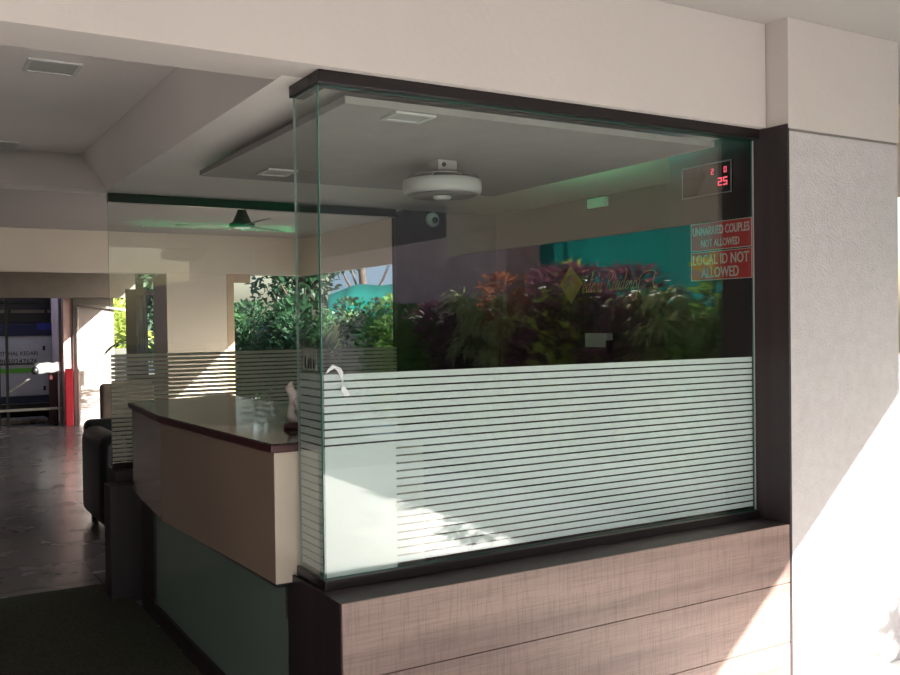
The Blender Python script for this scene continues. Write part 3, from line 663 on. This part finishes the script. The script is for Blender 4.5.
# ------------------------------------------------------------------ planting
def leaf(bm, p, d, up, l, w, bend=.3, seg=2):
    """blade of seg sections along d"""
    side = d.cross(up)
    if side.length < 1e-4: side = Vector((1, 0, 0))
    side.normalize(); prev = None; q = Vector(p); dd = Vector(d)
    for i in range(seg+1):
        t = i/seg; ww = w*math.sin(math.pi*(.12+.80*t))
        if i == seg: ww = w*.08
        a = bm.verts.new(q-side*ww*.5); b = bm.verts.new(q+side*ww*.5)
        if prev: bm.faces.new([prev[0], prev[1], b, a])
        prev = (a, b); q = q+dd*(l/seg); dd = (dd+Vector((0, 0, -bend))).normalized()
def rnd_dir(rng, upb=.2):
    v = Vector((rng.gauss(0, 1), rng.gauss(0, 1), rng.gauss(0, 1)+upb)); return v.normalized()
def bush_mesh(seed, kind, w, d, h, n):
    rng = random.Random(seed); bm = B(); blobs = []
    for _ in range(9): blobs.append((rng.uniform(-w*.38, w*.38), rng.uniform(-d*.3, d*.3), rng.uniform(.2, .92)*h, rng.uniform(.22, .36)))
    if kind == 'strap':
        crowns = [(rng.uniform(-.25, .1), rng.uniform(-d*.4, d*.4), z) for z in (h*.95, h*.82, h*.66, h*.5, h*.34, h*.86, h*.7, h*.42, h*.2)]
        for cx, cy, cz in crowns:
            for _ in range(n//9):
                a = rng.uniform(0, 2*math.pi); e = rng.uniform(.25, 1.2)
                dr = Vector((math.cos(a)*math.cos(e), math.sin(a)*math.cos(e), math.sin(e)))
                leaf(bm, (cx, cy, cz-.12), dr, Vector((0, 0, 1)), rng.uniform(.3, .55), rng.uniform(.018, .03), bend=rng.uniform(.35, .75), seg=5)
    else:
        ll = {'small': (.05, .09, .03, .05), 'purple': (.09, .16, .03, .05), 'big': (.1, .2, .05, .09)}[kind]
        for _ in range(n):
            bx_, by_, bz_, br = rng.choice(blobs)
            v = rnd_dir(rng, .1); r = br*rng.uniform(.55, 1.15)
            p = Vector((bx_+v.x*r*.8, by_+v.y*r*1.15, min(h, max(.02, bz_+v.z*r*1.3))))
            dr = (v+rnd_dir(rng)*.7+Vector((0, 0, .25))).normalized()
            leaf(bm, p, dr, rnd_dir(rng), rng.uniform(ll[0], ll[1]), rng.uniform(ll[2], ll[3]), bend=.35, seg=2)
    me = bpy.data.meshes.new('foliage'); bm.to_mesh(me); bm.free(); return me
def stem_mesh(seed, h):
    rng = random.Random(seed); bm = B()
    for k in range(5):
        x, y = rng.uniform(-.1, .1), rng.uniform(-.15, .15)
        tube(bm, [(x*.4, y*.4, 0), (x, y, h*.4), (x*2+rng.uniform(-.1, .1), y*2, h*rng.uniform(.75, .93))], .018, 5, .007)
    me = bpy.data.meshes.new('stem'); bm.to_mesh(me); bm.free(); me.materials.append(M['bark']); return me
stems = [stem_mesh(i, 2.0) for i in range(3)]
VAR = {}
def variant(kind, mk, w, h, n, seed):
    key = (kind, mk, seed, w)
    if key not in VAR:
        me = bush_mesh(seed, kind, .62, w, h, n); me.materials.append(M[mk]); VAR[key] = me
    return VAR[key]
KN = {'leaf_green': 'mid green', 'leaf_deep': 'deep green', 'leaf_lime': 'lime green', 'leaf_purple': 'dark purple', 'leaf_red': 'copper red', 'leaf_strap': 'pale strap-leaved'}
def plant(x, y, kind, mk, n, seed, s, label, group, w=.85, h=2.0):
    r = tag(empty('hedge_shrub' if kind != 'strap' else 'spider_plant', (x, y, -.02)), label, 'shrub', group)
    me = variant(kind, mk, w, h, n, seed); f = bpy.data.objects.new('foliage', me); COL.objects.link(f); f.parent = r; f.scale = (1, 1, s)
    if kind == 'strap': f.rotation_euler = (0, 0, math.pi if seed % 2 else 0)
    st = bpy.data.objects.new('stem', random.choice(stems)); COL.objects.link(st); st.parent = r; st.scale = (1, 1, s)
XH = 5.05
seq = [  # y, kind, material, n, height factor   (seen mirrored in the front pane)
 (-9.6, 'small', 'leaf_deep', 3600, .95), (-8.85, 'small', 'leaf_green', 3600, .92), (-8.1, 'small', 'leaf_green', 3600, .94), (-7.35, 'purple', 'leaf_purple', 2200, .90),
 (-6.75, 'strap', 'leaf_strap', 900, 1.02), (-6.15, 'strap', 'leaf_strap', 900, 1.0), (-5.85, 'purple', 'leaf_red', 1600, 1.04), (-5.3, 'purple', 'leaf_purple', 2400, 1.06), (-4.95, 'big', 'leaf_lime', 900, 1.10), (-4.55, 'purple', 'leaf_purple', 2400, 1.05),
 (-4.1, 'purple', 'leaf_purple', 2000, 1.03), (-3.75, 'strap', 'leaf_strap', 900, .98), (-3.3, 'strap', 'leaf_strap', 900, 1.0), (-2.85, 'big', 'leaf_green', 1300, 1.03), (-2.3, 'small', 'leaf_deep', 3000, 1.0)]
lab = ['deep green clipped shrub at the reflected hedge far left', 'mid green fine-leaved shrub next to the deep green one', 'mid green fine-leaved shrub beside the dark purple shrub', 'dark purple shrub left of the pale strap-leaved plants',
 'pale strap-leaved plant right of the dark purple shrub', 'pale strap-leaved plant left of the copper red shrub', 'copper red shrub with narrow leaves before the brown wall', 'dark purple shrub right of the copper red one', 'lime green broad-leaved shrub above the gold diamond sign', 'dark purple shrub right of the lime green shrub',
 'dark purple shrub left of the arching pale plants', 'arching pale plant reflected behind the end of the gold lettering', 'arching pale plant reflected under the red notices', 'mid green broad-leaved shrub at the reflected hedge right end', 'deep green fine-leaved shrub hiding the hedge end']
for i, ((y, k, mk, n, s), lb) in enumerate(zip(seq, lab)):
    plant(5.02+.03*math.sin(i*2.3), y, k, mk, n, i % 3+10, s, lb, 'hedge shrubs reflected in the front pane')
seq2 = [(8.3, 'small', 'leaf_green', 3600, .93), (8.95, 'big', 'leaf_green', 1000, .98), (9.6, 'big', 'leaf_deep', 1300, .94), (10.3, 'small', 'leaf_dark', 3600, .98), (10.9, 'strap', 'leaf_strap', 900, .93), (11.6, 'small', 'leaf_deep', 3600, .95),
 (12.3, 'small', 'leaf_dark', 2200, .85), (13.0, 'big', 'leaf_dark', 1500, 1.0), (13.8, 'big', 'leaf_dark', 1500, 1.0), (14.6, 'small', 'leaf_dark', 3600, 1.0), (15.5, 'big', 'leaf_dark', 1500, 1.0), (16.4, 'big', 'leaf_deep', 1500, 1.0)]
lab2 = ['mid green fine-leaved shrub at the right edge of the back pane', 'broad-leaved shrub seen through the back pane next to its right edge', 'mid green broad-leaved shrub below the teal netting', 'deep green fine-leaved shrub below the rise of the netting', 'pale strap-leaved plant in the hedge beyond the booth', 'green fine-leaved shrub next to the glass corner edge',
 'dark fine-leaved shrub behind the narrow side pane', 'deep green broad-leaved shrub left of the side pane', 'mid green broad-leaved shrub below the big tree', 'deep green fine-leaved shrub below the big tree', 'deep green broad-leaved shrub right of the beige pipe', 'mid green broad-leaved shrub at the beige pipe']
for i, ((y, k, mk, n, s), lb) in enumerate(zip(seq2, lab2)):
    plant(XH+.05*math.sin(i*1.7), y, k, mk, n, i % 3+10, s, lb, 'hedge shrubs beyond the booth')
# planter kerb
struct(box('trim_11', 4.58, 4.65, -10.2, -1.9, -.02, .25, M['plaster']))
# netting on poles behind the hedge
def netting(name, y0, y1, topf, label):
    r = tag(empty(name, (5.85, (y0+y1)/2, 0)), label, 'netting')
    bm = B(); n = int((y1-y0)*3); m = 8; g = []
    for i in range(n+1):
        y = y0+(y1-y0)*i/n; zt = topf(y)
        g.append([bm.verts.new((5.85+.05*math.sin(y*2.1)*math.sin(j)+.04*math.sin(y*.9), y, zt*j/m)) for j in range(m+1)])
    for i in range(n):
        for j in range(m): bm.faces.new([g[i][j], g[i+1][j], g[i+1][j+1], g[i][j+1]])
    bmesh.ops.solidify(bm, geom=bm.faces[:], thickness=.004)
    part('net', bm, M['net'], r, smooth=True)
    y = y0+.4
    while y < y1:
        bm = B(); tube(bm, [(5.92, y, 0), (5.92, y, topf(y)+.02)], .025, 6); part('post', bm, M['bark'], r); y += 2.4
netting('shade_netting', -6.72, 1.0, lambda y: 2.72, 'teal shade netting reflected above the hedge in the front pane')
netting('shade_netting', 7.4, 13.4, lambda y: 2.62-.42*min(1, max(0, (y-8.6)/2.6))+.08*math.sin(y*1.7), 'teal shade netting sagging above the hedge beyond the booth')
struct(box('wall_boundary', 5.9, 6.1, -22, -7.55, -.1, 2.85, M['pink_wall']))
struct(box('wall_boundary_brown', 5.88, 6.08, -7.54, -6.75, -.1, 2.85, M['brown_wall']))

def tree(x, y, h, r0, r1, mk, n, seed, label, lw=(.14, .26)):
    rng = random.Random(seed); t = tag(empty('tree', (x, y, -.12)), label, 'tree', None)
    bm = B(); tube(bm, [(0, 0, 0), (.1, .05, h*.4), (.0, .1, h*.8)], .16, 8, .06)
    for k in range(6):
        a = rng.uniform(0, 6.28); z = h*rng.uniform(.35, .7)
        tube(bm, [(0.05, .05, z), (math.cos(a)*r0*.4, math.sin(a)*r0*.4, z+.5), (math.cos(a)*r0*.8, math.sin(a)*r0*.8, z+.9)], .05, 6, .015)
    o = obj('trunk', bm, M['bark'], t, smooth=True)
    bm = B(); bl = [(rng.uniform(-r0, r0)*.7, rng.uniform(-r0, r0)*.7, h*rng.uniform(r1, 1), rng.uniform(.35, .6)*r0) for _ in range(14)]
    for _ in range(n):
        bx_, by_, bz_, br = rng.choice(bl); v = rnd_dir(rng, .1); q = br*rng.uniform(.5, 1.1)
        leaf(bm, (bx_+v.x*q, by_+v.y*q, bz_+v.z*q*.8), (v+rnd_dir(rng)).normalized(), rnd_dir(rng), rng.uniform(*lw), rng.uniform(lw[0]*.4, lw[1]*.42), bend=.3, seg=2)
    obj('crown', bm, M[mk], t)
tree(6.9, 17.4, 4.6, 1.4, .3, 'leaf_dark', 5200, 3, 'dark green tree just right of the beige pipe')
tree(5.2, 20.8, 4.8, 1.5, .2, 'leaf_deep', 4800, 8, 'mid green tree between the cream pillar and the dark trees')
tree(2.3, 16.8, 2.5, .9, .35, 'leaf_lime', 3600, 9, 'sunlit lime green bush beyond the white pillar', (.1, .2))
tree(3.9, 17.9, 3.6, .8, .3, 'leaf_dark', 3000, 12, 'dark leafy tree behind the glazed screen')
nb = tag(empty('dark_backdrop', (10, -17, -.12)), 'dark brown house added to darken the reflection at the far left of the glass', 'backdrop')  # dark block added past the roof end so the pane reflects no bright sky
pbox('wall', 6.5, 15, -19, -16, -.1, 5.0, M['dark_paint'], nb); pbox('roof_slab', 6.2, 15.3, -19.3, -15.7, 5.001, 5.2, M['plaster'], nb)
# palm behind the glazed screen
pm = tag(empty('palm_plant', (2.35, 11.9, -.12)), 'glossy palm fronds behind the glazed screen', 'palm')
bm = B(); tube(bm, [(0, 0, 0), (0, 0, .9), (.02, 0, 1.6)], .05, 8, .03); obj('stem', bm, M['bark'], pm)
bm = B(); rng = random.Random(4)
for k in range(14):
    a = rng.uniform(0, 6.28); e = rng.uniform(.4, 1.2); d = Vector((math.cos(a)*math.cos(e), math.sin(a)*math.cos(e), math.sin(e))); p = Vector((.02, 0, 1.2+.3*rng.random())); 
    for i in range(14):
        p = p+d*.055; d = (d+Vector((0, 0, -.09))).normalized(); sd = d.cross(Vector((0, 0, 1))).normalized()
        for s in (-1, 1): leaf(bm, p, (d*.7+sd*s*.7+Vector((0, 0, -.2))).normalized(), Vector((0, 0, 1)), .24, .022, bend=.3, seg=2)
obj('fronds', bm, M['leaf_deep'], pm)
# distant building and bare trunks beyond the netting
fb = tag(empty('apartment_building', (16, 24, -.12)), 'pale blue white building beyond the netting', 'building')
bm = B(); bx(bm, 14, 26, 26, 32, -.1, 7.5); part('wall', bm, M['far_bld'], fb)
for i in range(4): pbox('window', 15+2.4*i, 16.2+2.4*i, 25.94, 25.999, 2.6, 4.0, M['grey_pl'], fb)
pbox('roof_slab', 13.6, 26.4, 25.6, 32.4, 7.5, 7.7, M['far_bld'], fb)
for (x, y, lb) in ((9.5, 19.5, 'bare brown tree trunk left of the rising netting'), (8.6, 15.6, 'bare brown tree trunk above the netting peak')):
    t = tag(empty('bare_tree', (x, y, -.12)), lb, 'tree'); bm = B(); rng = random.Random(int(x*10))
    tube(bm, [(0, 0, 0), (.1, .1, 2), (-.1, .2, 4.5), (.1, 0, 6)], .14, 8, .06)
    obj('trunk', bm, M['bark'], t, smooth=True)
    for k in range(7):
        a = rng.uniform(0, 6.28); z = rng.uniform(1.8, 4.5); bm = B()
        tube(bm, [(0, .1, z), (math.cos(a)*.5, math.sin(a)*.5, z+.7), (math.cos(a)*.9, math.sin(a)*.9, z+1.6)], .045, 6, .012); obj('branch', bm, M['bark'], t, smooth=True)

# ------------------------------------------------------------------ light
W = bpy.data.worlds.new('world'); S.world = W; W.use_nodes = True; nt = W.node_tree; nt.nodes.clear()
out = nt.nodes.new('ShaderNodeOutputWorld'); bg = nt.nodes.new('ShaderNodeBackground'); sky = nt.nodes.new('ShaderNodeTexSky')
sky.sky_type = 'NISHITA'; sky.sun_disc = False; sky.sun_elevation = math.radians(36); sky.sun_rotation = math.radians(125); sky.air_density = 1.2; sky.dust_density = 3.5
nt.links.new(sky.outputs[0], bg.inputs[0]); bg.inputs[1].default_value = .5; nt.links.new(bg.outputs[0], out.inputs[0])
sd = bpy.data.lights.new('sun', 'SUN'); sd.energy = 26; sd.angle = math.radians(.53); sd.color = (1, .95, .88)
so = bpy.data.objects.new('sun', sd); COL.objects.link(so)
sdir = Vector((1, -1.3, .89)); so.rotation_euler = sdir.to_track_quat('Z', 'Y').to_euler(); so.location = sdir*20

# ------------------------------------------------------------------ camera
fw = Vector((0.5121673618356597, 0.8587580253444218, -0.01480700431720837)); rt = Vector((0.8586820374988705, -0.5123452191289387, -0.012943527823127975)); up = Vector((0.018701656265923225, 0.00608525613833714, 0.9998065901516363))
cd = bpy.data.cameras.new('camera'); co = bpy.data.objects.new('camera', cd); COL.objects.link(co)
co.matrix_world = Matrix(((rt.x, up.x, -fw.x, -1.1934), (rt.y, up.y, -fw.y, -2.8123), (rt.z, up.z, -fw.z, 1.5747), (0, 0, 0, 1)))
cd.sensor_fit = 'HORIZONTAL'; cd.sensor_width = 36; cd.lens = 937.6*36/900; cd.clip_start = .05; cd.clip_end = 300
S.camera = co
vs = S.view_settings; vs.view_transform = 'Standard'; vs.look = 'None'; vs.gamma = 1; vs.exposure = -0.1; vs.use_curve_mapping = False
